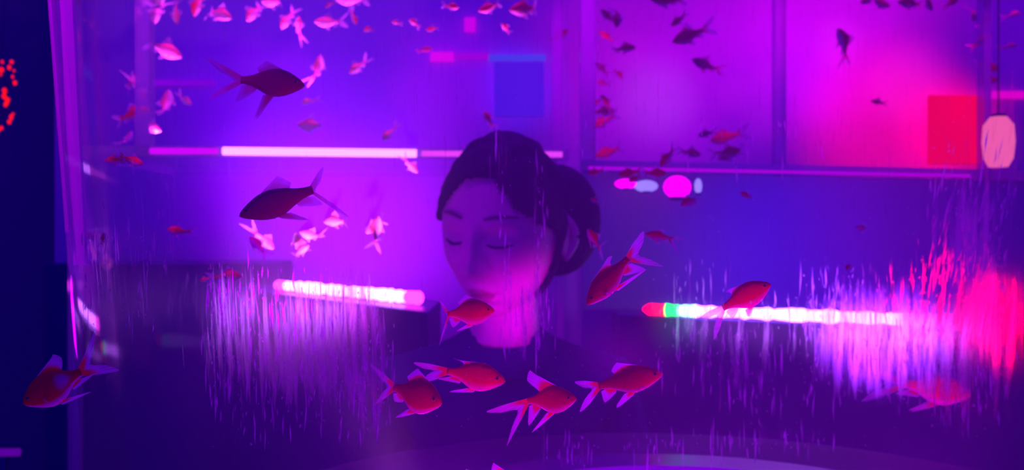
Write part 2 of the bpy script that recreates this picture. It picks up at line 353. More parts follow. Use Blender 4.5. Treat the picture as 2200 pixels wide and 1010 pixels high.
def dirt_glow_glass(name, fac=1.0, haze=.065):
    m, n, out = mat(name); L = n.links.new
    uv = nd(n, 'ShaderNodeUVMap'); mp = nd(n, 'ShaderNodeMapping'); mp.inputs['Scale'].default_value = (420, 26, 1)
    L(uv.outputs[0], mp.inputs[0])
    no = nd(n, 'ShaderNodeTexNoise'); no.inputs['Scale'].default_value = 1; no.inputs['Detail'].default_value = 5; no.inputs['Roughness'].default_value = .62
    no.inputs['Distortion'].default_value = .25
    L(mp.outputs[0], no.inputs['Vector'])
    at = nd(n, 'ShaderNodeAttribute', attribute_name='dirt_glow')
    # threshold = .72 - .34*dens ; mask = smooth(noise - thr)
    m1 = nd(n, 'ShaderNodeMath', operation='MULTIPLY_ADD'); m1.inputs[1].default_value = .30; m1.inputs[2].default_value = -.66; L(at.outputs['Fac'], m1.inputs[0])
    m2 = nd(n, 'ShaderNodeMath', operation='ADD'); L(no.outputs['Fac'], m2.inputs[0]); L(m1.outputs[0], m2.inputs[1])
    m3 = nd(n, 'ShaderNodeMath', operation='MULTIPLY'); m3.use_clamp = True; m3.inputs[1].default_value = 5; L(m2.outputs[0], m3.inputs[0])
    m3b = nd(n, 'ShaderNodeMath', operation='MULTIPLY_ADD'); m3b.inputs[1].default_value = .62*fac; L(m3.outputs[0], m3b.inputs[0])
    sm = nd(n, 'ShaderNodeMath', operation='MULTIPLY'); sm.inputs[1].default_value = .12*fac; L(at.outputs['Fac'], sm.inputs[0]); L(sm.outputs[0], m3b.inputs[2])
    t = nd(n, 'ShaderNodeBsdfTransparent')
    rf = nd(n, 'ShaderNodeBsdfRefraction'); rf.inputs['Roughness'].default_value = .42; rf.inputs['IOR'].default_value = 1.12; rf.inputs['Color'].default_value = (.95, .95, .95, 1)
    tr = nd(n, 'ShaderNodeBsdfTranslucent'); tr.inputs[0].default_value = (.8, .8, .8, 1)
    mx = nd(n, 'ShaderNodeMixShader'); mx.inputs[0].default_value = .3; L(rf.outputs[0], mx.inputs[1]); L(tr.outputs[0], mx.inputs[2])
    a = nd(n, 'ShaderNodeMixShader'); L(m3b.outputs[0], a.inputs[0]); L(t.outputs[0], a.inputs[1]); L(mx.outputs[0], a.inputs[2])
    g = nd(n, 'ShaderNodeBsdfGlossy'); g.inputs['Roughness'].default_value = .06
    lw = nd(n, 'ShaderNodeLayerWeight'); lw.inputs[0].default_value = .05
    hz_ = nd(n, 'ShaderNodeBsdfTranslucent'); hz_.inputs[0].default_value = (.8, .8, .9, 1); hd = nd(n, 'ShaderNodeBsdfDiffuse'); hd.inputs[0].default_value = (.8, .8, .9, 1)
    h2 = nd(n, 'ShaderNodeMixShader'); h2.inputs[0].default_value = .5; L(hz_.outputs[0], h2.inputs[1]); L(hd.outputs[0], h2.inputs[2])
    h3 = nd(n, 'ShaderNodeMixShader'); h3.inputs[0].default_value = haze; L(a.outputs[0], h3.inputs[1]); L(h2.outputs[0], h3.inputs[2])
    f = nd(n, 'ShaderNodeMixShader'); gm = nd(n, 'ShaderNodeMath', operation='MULTIPLY'); gm.inputs[1].default_value = .35; L(lw.outputs['Fresnel'], gm.inputs[0]); L(gm.outputs[0], f.inputs[0]); L(h3.outputs[0], f.inputs[1]); L(g.outputs[0], f.inputs[2])
    L(f.outputs[0], out.inputs[0]); return m
tank = empty('round_aquarium', (TC.x, TC.y, TZ0), label='large round clear tank with vertical scratches and drips on its wall', category='aquarium')
toff = Vector((TC.x, TC.y, TZ0))
def tpart(name, bm, m, smooth=True, **k):
    o = obj(name, bm, m, tank, smooth, **k); o.location = -toff; return o
def shell(a0, a1, inset, na, nz, m, name, dirt_glow=None):
    bm = bmesh.new(); uvl = bm.loops.layers.uv.new('UVMap'); dl = bm.verts.layers.float.new('dirt_glow'); grid = []
    for j in range(nz+1):
        z = lerp(TZ0, TZ1, j/nz); row = []
        for i in range(na+1):
            a = lerp(a0, a1, i/na); R = TR(z)-inset
            v = bm.verts.new((TC.x+R*math.cos(a), TC.y+R*math.sin(a), z)); row.append((v, a*.42, z))
            if dirt_glow == 'near':
                px = 1100+v.co.x/v.co.y*F; py = 505-(z-CZ)/v.co.y*F; v[dl] = dens(px, py)
            elif dirt_glow: v[dl] = dirt_glow
        grid.append(row)
    for j in range(nz):
        for i in range(na):
            q = [grid[j][i], grid[j][i+1], grid[j+1][i+1], grid[j+1][i]]
            f = bm.faces.new([x[0] for x in q])
            for lp, x in zip(f.loops, q): lp[uvl].uv = (x[1], x[2])
    return tpart(name, bm, m)
thL = math.atan2(-.27, .52)
near_dirt_glow = dirt_glow_glass('scratched_acrylic'); far_dirt = dirt_glow_glass('far_acrylic', .5, .05)
A0 = math.radians(180+2); A1 = math.radians(360-2)
inner = clear('inner_acrylic', (1, 1, 1), .0, gloss=.02)
shell(math.radians(207), math.radians(330), 0, 240, 140, near_dirt_glow, 'near_wall', 'near')
shell(math.radians(-30), math.radians(207), 0, 80, 20, far_dirt, 'far_wall', .32)
shell(math.radians(-30), math.radians(330), .010, 120, 12, clear('thick_edge', (1, 1, 1), .0, (.7, .6, .9), gloss=.0004), 'inner_wall')
# added pale strips stand in for light caught in the wall's thick edge
def edge_strip(px_top, px_bot, wpx, far, m, name='lit_edge_strip', y0=-30, y1=560, d=None, th=.004):
    bm = bmesh.new()
    for k in range(24):
        t0, t1 = k/24, (k+1)/24
        def q(t):
            py = lerp(y0, y1, t); px = lerp(px_top, px_bot, t)
            return P(px-wpx/2, py, d), P(px+wpx/2, py, d)
        a, b = q(t0); c, e = q(t1)
        vs = [bm.verts.new(p) for p in (a, b, e, c)]; vb = [bm.verts.new(p+Vector((0, th, 0))) for p in (a, b, e, c)]
        bm.faces.new(vs); bm.faces.new(vb[::-1])
        for i in range(4): bm.faces.new((vs[i], vb[i], vb[(i+1) % 4], vs[(i+1) % 4]))
    return tpart(name, bm, m, smooth=False)
edgem = clear('lit_edge', (.8, .7, 1), .7, (.9, .8, .9), gloss=.0)
edge_strip(140, 170, 26, 0, edgem, y1=570, d=.535)
edge_strip(104, 144, 7, 0, edgem, y1=500, d=.53)
# floor of the tank, base, plinth
discm = prin('tank_floor', (.10, .07, .22), .3, .5, nscale=20, bump=.1)
bm = bmesh.new(); lathe(bm, [(.001, 1.216), (.262, 1.216), (.262, 1.226), (.21, 1.226), (.001, 1.226)], 96, TC); tpart('tank_floor', bm, discm)
bm = bmesh.new(); lathe(bm, [(.001, 1.2265), (.198, 1.2265), (.2, 1.229), (.198, 1.231), (.001, 1.231)], 96, TC); tpart('light_disc', bm, emit('light_disc', (.22, .0, .80), .7))
bm = bmesh.new(); lathe(bm, [(.001, 1.18), (TR(TZ0)+.01, 1.18), (TR(TZ0)+.01, 1.2149), (.001, 1.2149)], 96, TC); tpart('base_ring', bm, prin('base_acrylic', (.06, .05, .12), .7, .1, nscale=20, bump=.1))
bm = bmesh.new(); lathe(bm, [(.001, 0), (.36, 0), (.36, 1.178), (.001, 1.178)], 64, TC); o = obj('round_plinth', bm, blackm, label='black round plinth under the large round tank', category='plinth')
m, n, out = mat('turbid_water'); vs_ = nd(n, 'ShaderNodeVolumeScatter'); vs_.inputs['Color'].default_value = (.9, .9, 1, 1); vs_.inputs['Density'].default_value = .12; vs_.inputs['Anisotropy'].default_value = .6
n.links.new(vs_.outputs[0], out.inputs['Volume'])
bm = bmesh.new(); lathe(bm, [(.0005, 1.233), (.205, 1.233), (TR(1.23)-.012, 1.2335), (TR(TZ1)-.012, TZ1-.02), (.0005, TZ1-.02)], 96, TC); tpart('water', bm, m)
# scratches and drips on the near wall: countless
def sliver_mat():
    m, n, out = mat('scratch'); L = n.links.new
    t = nd(n, 'ShaderNodeBsdfTransparent'); tr = nd(n, 'ShaderNodeBsdfTranslucent'); tr.inputs[0].default_value = (.9, .9, .95, 1)
    rf = nd(n, 'ShaderNodeBsdfRefraction'); rf.inputs['Roughness'].default_value = .5; rf.inputs['IOR'].default_value = 1.15
    df = nd(n, 'ShaderNodeBsdfDiffuse'); df.inputs[0].default_value = (.9, .9, .95, 1)
    a = nd(n, 'ShaderNodeMixShader'); a.inputs[0].default_value = .35; L(tr.outputs[0], a.inputs[1]); L(df.outputs[0], a.inputs[2])
    b = nd(n, 'ShaderNodeMixShader'); b.inputs[0].default_value = .45; L(a.outputs[0], b.inputs[1]); L(rf.outputs[0], b.inputs[2])
    at = nd(n, 'ShaderNodeAttribute', attribute_name='op')
    c = nd(n, 'ShaderNodeMixShader'); L(at.outputs['Fac'], c.inputs[0]); L(t.outputs[0], c.inputs[1]); L(b.outputs[0], c.inputs[2])
    L(c.outputs[0], out.inputs[0]); return m
rng = random.Random(3)
bm = bmesh.new(); ol = bm.verts.layers.float.new('op')
def onshell(px, py): return P(px, py, shell_d(px, py)-.0006)
cnt = 0
while cnt < 2600:
    px = rng.uniform(110, 2195); py = rng.uniform(260, 1005); dn = dens(px, py)
    if px < 175 and py > 200: continue
    if dn < .12 or rng.random() > dn**1.3: continue
    cnt += 1
    ln = rng.choice((6, 10, 16, 26, 45, 70))*rng.uniform(.6, 1.3); w = rng.uniform(.5, 1.6)*(1 if ln < 30 else 1.3)
    lean = rng.gauss(0, .03)+(.10+.12*rng.random() if px > 1990 and py < 720 else 0); op = rng.uniform(.25, 1)
    prev = None; n = 5; ph = rng.uniform(0, 6)
    for k in range(n+1):
        t = k/n; x = px-lean*ln*t*1.0+math.sin(ph+t*5)*.8; y = py+ln*(t-.5); ww = w*math.sin(math.pi*min(max(t, .06), .94))
        a = bm.verts.new(onshell(x-ww, y)); b = bm.verts.new(onshell(x+ww, y)); a[ol] = b[ol] = op*math.sin(math.pi*(.08+.84*t))
        if prev: bm.faces.new((prev[0], prev[1], b, a))
        prev = (a, b)
for _ in range(700):   # specks
    px = rng.uniform(300, 2150); py = rng.uniform(200, 960)
    if rng.random() > (1 if px > 950 else .35): continue
    s = rng.uniform(.4, 1.1); vs = [bm.verts.new(onshell(px+s*math.cos(a), py+s*1.2*math.sin(a))) for a in (0, 1.05, 2.1, 3.14, 4.2, 5.2)]
    o_ = rng.uniform(.3, .9)
    for v in vs: v[ol] = o_
    bm.faces.new(vs)
tpart('scratches', bm, sliver_mat(), kind='stuff')

# ------------------------------------------------ goldfish
def body_mat(name, red=(.80, .015, .05), pale=(.9, .72, .85)):
    m, n, out = mat(name); L = n.links.new
    at = nd(n, 'ShaderNodeAttribute', attribute_name='pale'); uv = nd(n, 'ShaderNodeUVMap')
    mp = nd(n, 'ShaderNodeMapping'); mp.inputs['Scale'].default_value = (34, 18, 1); L(uv.outputs[0], mp.inputs[0])
    vo = nd(n, 'ShaderNodeTexVoronoi'); vo.inputs['Scale'].default_value = 1; L(mp.outputs[0], vo.inputs['Vector'])
    no = nd(n, 'ShaderNodeTexNoise'); no.inputs['Scale'].default_value = 5; L(uv.outputs[0], no.inputs['Vector'])
    c1 = nd(n, 'ShaderNodeMix', data_type='RGBA'); c1.inputs[6].default_value = (*red, 1); c1.inputs[7].default_value = (min(red[0]*1.15, 1), red[1]*3, red[2]*.7, 1); L(no.outputs['Fac'], c1.inputs[0])
    c2 = nd(n, 'ShaderNodeMix', data_type='RGBA'); L(at.outputs['Fac'], c2.inputs[0]); L(c1.outputs[2], c2.inputs[6]); c2.inputs[7].default_value = (*pale, 1)
    b = nd(n, 'ShaderNodeBsdfPrincipled'); b.inputs['Roughness'].default_value = .42; b.inputs['Specular IOR Level'].default_value = .35
    bp = nd(n, 'ShaderNodeBump'); bp.inputs['Strength'].default_value = .25; bp.inputs['Distance'].default_value = .0006; L(vo.outputs['Distance'], bp.inputs['Height'])
    L(bp.outputs[0], b.inputs['Normal']); L(c2.outputs[2], b.inputs['Base Color'])
    tr = nd(n, 'ShaderNodeBsdfTranslucent'); L(c2.outputs[2], tr.inputs[0])
    mx = nd(n, 'ShaderNodeMixShader'); mx.inputs[0].default_value = .22; L(b.outputs[0], mx.inputs[1]); L(tr.outputs[0], mx.inputs[2])
    L(mx.outputs[0], out.inputs[0]); return m
def fin_mat(name, red=(.95, .02, .04), pale=(.9, .8, .95), edge=.42, op=.95):
    m, n, out = mat(name); L = n.links.new
    at = nd(n, 'ShaderNodeAttribute', attribute_name='ft'); asx = nd(n, 'ShaderNodeAttribute', attribute_name='fs')
    mr = nd(n, 'ShaderNodeMapRange'); mr.interpolation_type = 'SMOOTHSTEP'; mr.inputs[1].default_value = edge-.22; mr.inputs[2].default_value = edge+.18; L(at.outputs['Fac'], mr.inputs[0])
    c = nd(n, 'ShaderNodeMix', data_type='RGBA'); c.inputs[6].default_value = (*red, 1); c.inputs[7].default_value = (*pale, 1); L(mr.outputs[0], c.inputs[0])
    sn = nd(n, 'ShaderNodeMath', operation='MULTIPLY'); sn.inputs[1].default_value = 110; L(asx.outputs['Fac'], sn.inputs[0])
    s2 = nd(n, 'ShaderNodeMath', operation='SINE'); L(sn.outputs[0], s2.inputs[0])
    al = nd(n, 'ShaderNodeMath', operation='MULTIPLY_ADD'); al.inputs[1].default_value = .10; al.inputs[2].default_value = op-.1; L(s2.outputs[0], al.inputs[0])
    fd = nd(n, 'ShaderNodeMath', operation='MULTIPLY_ADD'); fd.inputs[1].default_value = -.30; L(at.outputs['Fac'], fd.inputs[0]); L(al.outputs[0], fd.inputs[2]); fd.use_clamp = True
    tr = nd(n, 'ShaderNodeBsdfTranslucent'); df = nd(n, 'ShaderNodeBsdfDiffuse'); L(c.outputs[2], tr.inputs[0]); L(c.outputs[2], df.inputs[0])
    a = nd(n, 'ShaderNodeMixShader'); a.inputs[0].default_value = .45; L(tr.outputs[0], a.inputs[1]); L(df.outputs[0], a.inputs[2])
    t = nd(n, 'ShaderNodeBsdfTransparent'); b = nd(n, 'ShaderNodeMixShader'); L(fd.outputs[0], b.inputs[0]); L(t.outputs[0], b.inputs[1]); L(a.outputs[0], b.inputs[2])
    L(b.outputs[0], out.inputs[0]); return m
BM = {'red': body_mat('goldfish_scales'), 'pink': body_mat('pale_goldfish_scales', (.98, .12, .40), (.98, .9, .98)), 'dark': body_mat('shaded_goldfish_scales', (.42, .01, .14), (.4, .05, .35))}  # dark set: shade of backlit fish put into the scale colours
FM = {'red': fin_mat('goldfish_fin'), 'pink': fin_mat('pale_goldfish_fin', (1, .12, .5), (1, .85, 1), .3), 'dark': fin_mat('shaded_goldfish_fin', (.9, .01, .12), (.9, .1, .55), .6, .85)}  # dark set: same silhouette shade put into the fin colours
eyem = prin('fish_eye', (.01, .008, .03), .08, .8); eyering = prin('fish_eye_ring', (.55, .03, .1), .3, .5)
TT = [0, .03, .08, .16, .28, .42, .56, .70, .84, 1]
TOP = [.004, .040, .072, .112, .158, .180, .165, .125, .080, .056]
BOT = [.004, .034, .062, .100, .145, .170, .160, .112, .066, .052]
WID = [.003, .028, .048, .066, .084, .088, .078, .054, .030, .016]
def ip(tab, t):
    for i in range(len(TT)-1):
        if t <= TT[i+1]:
            f = (t-TT[i])/(TT[i+1]-TT[i]); p0 = tab[max(i-1, 0)]; p1 = tab[i]; p2 = tab[i+1]; p3 = tab[min(i+2, len(tab)-1)]
            return max(.003, p1+.5*f*(p2-p0+f*(2*p0-5*p1+4*p2-p3+f*(3*(p1-p2)+p3-p0))))
    return tab[-1]
def dp(deep, t):   # a deep-bodied fish keeps a slim tail root
    f = max(0, min(1, (t-.6)/.4)); f = f*f*(3-2*f); return deep+(1+(deep-1)*.25-deep)*f
def bendy(x, b):   # sideways bend, grows towards the tail
    s = .15-x
    return b*s*s if s > 0 else 0
def fish(L, kind='red', deep=1.0, bend=0.0, tail=((-.95, .30), (-.92, -.32)), notch=.40, dors=(-.12, .20), pel=(.16, -.12), anal=(-.14, -.12), pec=.12, belly=.34, patch=None, res=1, eye=True, tailw=.0, name='goldfish', tcurl=.06):
    bm = bmesh.new(); uvl = bm.loops.layers.uv.new('UVMap'); pl = bm.verts.layers.float.new('pale')
    nt = 26 if res else 14; na = 20 if res else 12; rings = []
    for i in range(nt+1):
        t = (i/nt); t = t**1.15; x = .5-t; h1 = ip(TOP, t)*dp(deep, t); h2 = ip(BOT, t)*dp(deep, t); w = ip(WID, t)*(.7+.3*deep); r = []
        for k in range(na):
            a = 2*math.pi*k/na; ca, sa = math.cos(a), math.sin(a)
            z = (h1 if sa > 0 else h2)*math.copysign(abs(sa)**.92, sa); y = w*math.copysign(abs(ca)**.9, ca)+bendy(x, bend)
            v = bm.verts.new((x*L, y*L, z*L)); rel = -sa
            p = max(0, min(1, (rel-(1-belly*1.7))/(belly*.8+.01)))
            if patch: 
                q = max(0, 1-((t-patch[0])/patch[2])**2-((sa-patch[1])/.7)**2); p = max(p, min(1, q*1.6*patch[3]))
            v[pl] = p; r.append((v, t, k/na))
        rings.append(r)
    for i in range(nt):
        for k in range(na):
            k2 = (k+1) % na; q = [rings[i][k], rings[i+1][k], rings[i+1][k2], rings[i][k2]]
            f = bm.faces.new([c[0] for c in q])
            for lp, c, kk in zip(f.loops, q, (k, k, k+1, k+1)): lp[uvl].uv = (c[1], kk/na)
    bm.faces.new([c[0] for c in rings[0]]); bm.faces.new([c[0] for c in rings[-1]][::-1])
    root = obj(name, bm, BM[kind])
    def fin(nm, base, edge, curl=0.0, yoff=0.0, rows=6, sub=4, ft0=0.0):
        """base and edge: lists of (x,z) of the same length"""
        def dense(pts):
            out = []
            for i in range(len(pts)-1):
                p0 = pts[max(i-1, 0)]; p1 = pts[i]; p2 = pts[i+1]; p3 = pts[min(i+2, len(pts)-1)]
                for s in range(sub):
                    f = s/sub; out.append(tuple(p1[c]+.5*f*(p2[c]-p0[c]+f*(2*p0[c]-5*p1[c]+4*p2[c]-p3[c]+f*(3*(p1[c]-p2[c])+p3[c]-p0[c])))*.9+0*f for c in (0, 1)))
            out.append(pts[-1]); return out
        B, E = dense(base), dense(edge); bm = bmesh.new(); lt = bm.verts.layers.float.new('ft'); ls = bm.verts.layers.float.new('fs'); g = []
        for j in range(rows+1):
            t = j/rows; row = []
            for i, (b, e) in enumerate(zip(B, E)):
                s = i/(len(B)-1); x = lerp(b[0], e[0], t); z = lerp(b[1], e[1], t)
                y = yoff*(1+ (curl*8)*t)+bendy(x, bend)+curl*t*t*math.sin(s*math.pi*1.3)+.004*math.sin(s*40)*t
                v = bm.verts.new((x*L, y*L, z*L)); v[lt] = ft0+(1-ft0)*t; v[ls] = s; row.append(v)
            g.append(row)
        for j in range(rows):
            for i in range(len(B)-1): bm.faces.new((g[j][i], g[j][i+1], g[j+1][i+1], g[j+1][i]))
        bmesh.ops.remove_doubles(bm, verts=bm.verts, dist=1e-7)
        return obj(nm, bm, FM[kind], root)
    tz = .056*deep
    # tail: fan from the peduncle, two lobes with a notch
    (ux, uz), (lx, lz) = tail; nx = -.5-notch*(abs(ux)-.5+abs(lx)-.5)/2; nz = (uz+lz)/2*.35
    zt = ip(TOP, 1)*dp(deep, 1)*.95; zb = -ip(BOT, 1)*dp(deep, 1)*.95
    base = [(-.475, zt), (-.485, zt*.8), (-.49, zt*.5), (-.492, zt*.2), (-.492, 0), (-.492, zb*.2), (-.49, zb*.5), (-.485, zb*.8), (-.475, zb)]
    def mixp(a, b, f): return (lerp(a[0], b[0], f), lerp(a[1], b[1], f))
    U = (ux, uz); Lo = (lx, lz); N = (nx, nz)
    edge = [mixp((-.475, zt), U, .55), mixp((-.475, zt), U, .93), U, mixp(U, N, .45), N, mixp(Lo, N, .45), Lo, mixp((-.475, zb), Lo, .93), mixp((-.475, zb), Lo, .55)]
    for i_, sg, am in ((0, 1, .035), (1, 1, .03), (3, -1, .03), (5, 1, .03), (7, -1, .03), (8, -1, .035)):
        edge[i_] = (edge[i_][0], edge[i_][1]+sg*am)
    fin('tail_fin', base, edge, curl=tcurl, rows=8 if res else 5, sub=4 if res else 2)
    # dorsal
    tb = [.36, .42, .50, .60, .72]; base = [(.5-t, ip(TOP, t)*dp(deep, t)-.012) for t in tb]
    dx, dz = dors; zd = .17*deep
    edge = [(base[0][0]-.005, base[0][1]+.02), (dx+.05, zd+dz*.86), (dx, zd+dz), (dx-.07, zd+dz*.45), (base[4][0]-.05, base[4][1]+.07)]
    fin('dorsal_fin', base, edge, curl=.03, rows=5, sub=3)
    # anal
    tb = [.74, .80, .88]; base = [(.5-t, -ip(BOT, t)*dp(deep, t)+.01) for t in tb]; ax, az = anal
    edge = [(base[0][0]-.02, base[0][1]-.05), (base[1][0]+ax, base[1][1]+az), (base[2][0]-.10, base[2][1]-.03)]
    fin('anal_fin', base, edge, curl=.02, rows=4, sub=3)
    # pelvic pair
    for s in (-1, 1):
        tb = [.46, .50, .55]; base = [(.5-t, -ip(BOT, t)*dp(deep, t)*.93) for t in tb]; qx, qz = pel
        edge = [(base[0][0]-.05, base[0][1]-.05), (base[1][0]-qx, base[1][1]+qz), (base[2][0]-.09, base[2][1]-.02)]
        fin('pelvic_fin', base, edge, curl=.02*s, yoff=.03*s, rows=4, sub=3)
        if pec:
            base = [(.22, -.07), (.21, -.09), (.20, -.11)]; edge = [(.15, -.07), (.21-pec, -.14-pec*.4), (.17, -.13)]
            fin('pectoral_fin', base, edge, curl=.03*s, yoff=.075*s, rows=3, sub=3)
    if eye:
        for s in (-1, 1):
            bm = bmesh.new(); ball(bm, (.37*L, .056*s*L*(.7+.3*deep), .026*L*deep), .027*L, 12, 8, (1, .6, 1)); e = obj('eye', bm, eyering, root)
            bm = bmesh.new(); ball(bm, (.37*L, .0625*s*L*(.7+.3*deep), .026*L*deep), .021*L, 10, 8, (1, .6, 1)); obj('pupil', bm, eyem, e)
    return root
def orient(root, nose, ped, d, yaw=0, roll=0):
    a, b = P(*nose, d), P(*ped, d); c = (a+b)/2; h = (a-b); h.normalize()
    X = (h*math.cos(yaw)+Vector((0, -math.sin(yaw), 0))).normalized()
    Z = Vector((-h.z, 0, h.x))
    if Z.z < 0 or (abs(Z.z) < .02 and Z.x < 0): Z = -Z
    Z = (Z-X*Z.dot(X)).normalized(); Z = Matrix.Rotation(roll, 3, X) @ Z
    Y = Z.cross(X)
    m = Matrix((X, Y, Z)).transposed().to_4x4(); m.translation = c
    root.matrix_world = m; return root
def local_px(nose, ped, q):
    """a pixel position in the fish's own side view, in body lengths"""
    n, p = Vector((nose[0], -nose[1])), Vector((ped[0], -ped[1])); L = (n-p).length; X = (n-p)/L; Z = Vector((-X.y, X.x))
    if Z.y < 0: Z = -Z
    v = Vector((q[0], -q[1]))-(n+p)/2
    return (v.dot(X)/L, v.dot(Z)/L)
G0 = 'goldfish in the large round tank'
def big(nose, ped, d, tails, dorsal=None, label='', yaw=0, roll=0, **k):
    Lp = math.hypot(nose[0]-ped[0], nose[1]-ped[1])
    L = Lp/F*d/math.cos(yaw)
    t = [local_px(nose, ped, q) for q in tails]
    if t[0][1] < t[1][1]: t = t[::-1]
    t = [(x*1.0, z) for x, z in t]
    for x, z in t: pass
    if dorsal:
        dx, dz = local_px(nose, ped, dorsal); k['dors'] = (dx, dz-.17*k.get('deep', 1))
    pl_ = k.get('pel', (.16, -.12)); k['pel'] = (pl_[0]*1.15, pl_[1]*1.35-.02); an_ = k.get('anal', (-.14, -.12)); k['anal'] = (an_[0]*1.15, an_[1]*1.35-.02)
    f = fish(L, tail=tuple(t), **k); orient(f, nose, ped, d, yaw, roll)
    f['label'] = label; f['category'] = 'goldfish'; f['group'] = G0
    return f
big((50, 868), (182, 797), .40, [(234, 708), (281, 784)], (120, 760), 'red goldfish with pale fins, alone in the dark lower left corner', deep=1.45, pel=(.42, -.05), anal=(-.35, -.01), belly=.22, patch=(.7, .1, .14, .4), bend=.25)
big((655, 184), (518, 172), .50, [(440, 125), (448, 212)], (572, 130), 'silhouetted red goldfish facing right above the bright pink light tube', kind='dark', deep=1.25, pel=(.20, -.28), anal=(-.22, -.18), belly=.1, notch=.25)
big((514, 465), (672, 408), .46, [(697, 362), (748, 464)], (598, 378), 'silhouetted goldfish nose down under the pink light tube with a long thin forked tail', kind='dark', deep=1.05, pel=(.28, -.12), anal=(-.22, -.1), belly=.1, notch=.12)
big((1063, 668), (962, 676), .42, [(940, 640), (944, 740)], (1000, 634), 'red goldfish with white fins swimming in front of the chin', deep=1.55, pel=(.30, -.08), anal=(-.1, -.13), notch=.15, belly=.3)
big((952, 862), (842, 838), .37, [(784, 800), (800, 872)], (893, 800), 'plump red goldfish with its pale tail to the left in the lower middle shoal', deep=1.7, pel=(.28, -.14), anal=(-.12, -.08), belly=.22, notch=.4, yaw=0.5)
big((1086, 818), (960, 800), .39, [(884, 786), (905, 822)], (985, 776), 'red goldfish behind and above the plump one with its pale forked tail overlapping it', deep=1.35, pel=(.36, -.07), anal=(-.3, -.04), belly=.3, notch=.5, yaw=0.2)
big((1237, 853), (1134, 866), .37, [(1042, 898), (1088, 960)], (1138, 804), 'red goldfish with tall dorsal fin and the longest drooping pale tail', deep=1.5, pel=(.42, -.26), anal=(-.22, -.28), belly=.3, notch=.35, yaw=0.4)
big((1425, 803), (1286, 830), .37, [(1236, 824), (1246, 882)], (1325, 780), 'bright red goldfish climbing to the right at the lower centre, dark round eye showing', deep=1.15, pel=(.26, -.13), anal=(-.13, -.13), belly=.25, notch=.3)
big((1261, 655), (1350, 556), .37, [(1383, 499), (1423, 571)], (1305, 553), 'red goldfish diving head down with its large forked tail spread upward', deep=1.1, pel=(.5, -.1), anal=(-.22, -.17), belly=.3, notch=.4)
big((1656, 611), (1553, 662), .40, [(1508, 683), (1533, 728)], (1566, 622), 'dark red goldfish crossing in front of the long white light strip', deep=1.35, pel=(.12, -.1), anal=(-.1, -.12), belly=.35, notch=.35)
big((2085, 850), (1942, 825), .62, [(1868, 793), (1852, 860)], (1978, 797), 'blurred dark red goldfish behind the scratches at the lower right', deep=1.3, pel=(.3, -.12), anal=(-.25, -.05), belly=.3, notch=.3)
big((1385, 503), (1437, 511), .70, [(1470, 514), (1458, 545)], (1425, 492), 'small blurred red goldfish above the tail of the large diving one', deep=1.1, belly=.4, res=0)
big((1262, 492), (1285, 528), .66, [(1308, 515), (1296, 560)], None, 'blurred pink goldfish diving beside the ear', deep=1.3, kind='red', belly=.5, res=0, pel=(.4, -.1))
big((1115, 1022), (1040, 1030), .40, [(1000, 1010), (1005, 1060)], (1060, 995), 'goldfish at the bottom edge with only its back fin in view', deep=1.0)

# smaller, farther fish: built once, then copied with their fins
protos = {
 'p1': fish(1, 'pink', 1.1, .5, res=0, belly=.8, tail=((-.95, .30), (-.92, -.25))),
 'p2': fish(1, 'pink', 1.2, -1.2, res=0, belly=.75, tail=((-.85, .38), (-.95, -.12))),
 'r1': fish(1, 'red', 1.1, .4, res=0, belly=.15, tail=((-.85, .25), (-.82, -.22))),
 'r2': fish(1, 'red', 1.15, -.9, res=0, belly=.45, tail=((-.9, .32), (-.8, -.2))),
 'd1': fish(1, 'dark', 1.0, .2, res=0, belly=.1, tail=((-.85, .22), (-.82, -.2))),  # uses the colours with silhouette shade in them
}
used = set()
def copy_tree(o, parent=None):
    c = o.copy(); C.objects.link(c); c.parent = parent
    for ch in list(o.children): copy_tree(ch, c)
    return c
rf = random.Random(11)
GL = 'pale pink goldfish at the upper left'; GR = 'red goldfish crowding the right tank'; GB = 'bright goldfish lit beneath the pink tube'; GM = 'faint goldfish near the top centre'; GX = 'red goldfish at the far right edge'
def small(kind, nx, ny, px, py, label, group, d=None, yaw=0, roll=None, zs=1):
    if group == GB and nx > 520: cx, cy = (nx+px)/2, (ny+py)/2; nx, ny, px, py = cx+(nx-cx)*1.35, cy+(ny-cy)*1.35, cx+(px-cx)*1.35, cy+(py-cy)*1.35
    if group in (GL, GM): cx, cy = (nx+px)/2, (ny+py)/2; nx, ny, px, py = cx+(nx-cx)*1.15, cy+(ny-cy)*1.15, cx+(px-cx)*1.15, cy+(py-cy)*1.15
    Lp = math.hypot(nx-px, ny-py); dd = d or rf.uniform(1.86, 2.10)
    src = protos[kind]; L = Lp/F*dd/max(math.cos(yaw), .35)
    if kind in used: o = copy_tree(src)
    else: o = src; used.add(kind)
    orient(o, (nx, ny), (px, py), dd, yaw, rf.uniform(-.25, .25) if roll is None else roll)
    o.matrix_world = o.matrix_world @ Matrix.Diagonal((L, L*1.25, L*1.15*zs, 1))
    o['label'] = label; o['category'] = 'goldfish'; o['group'] = group
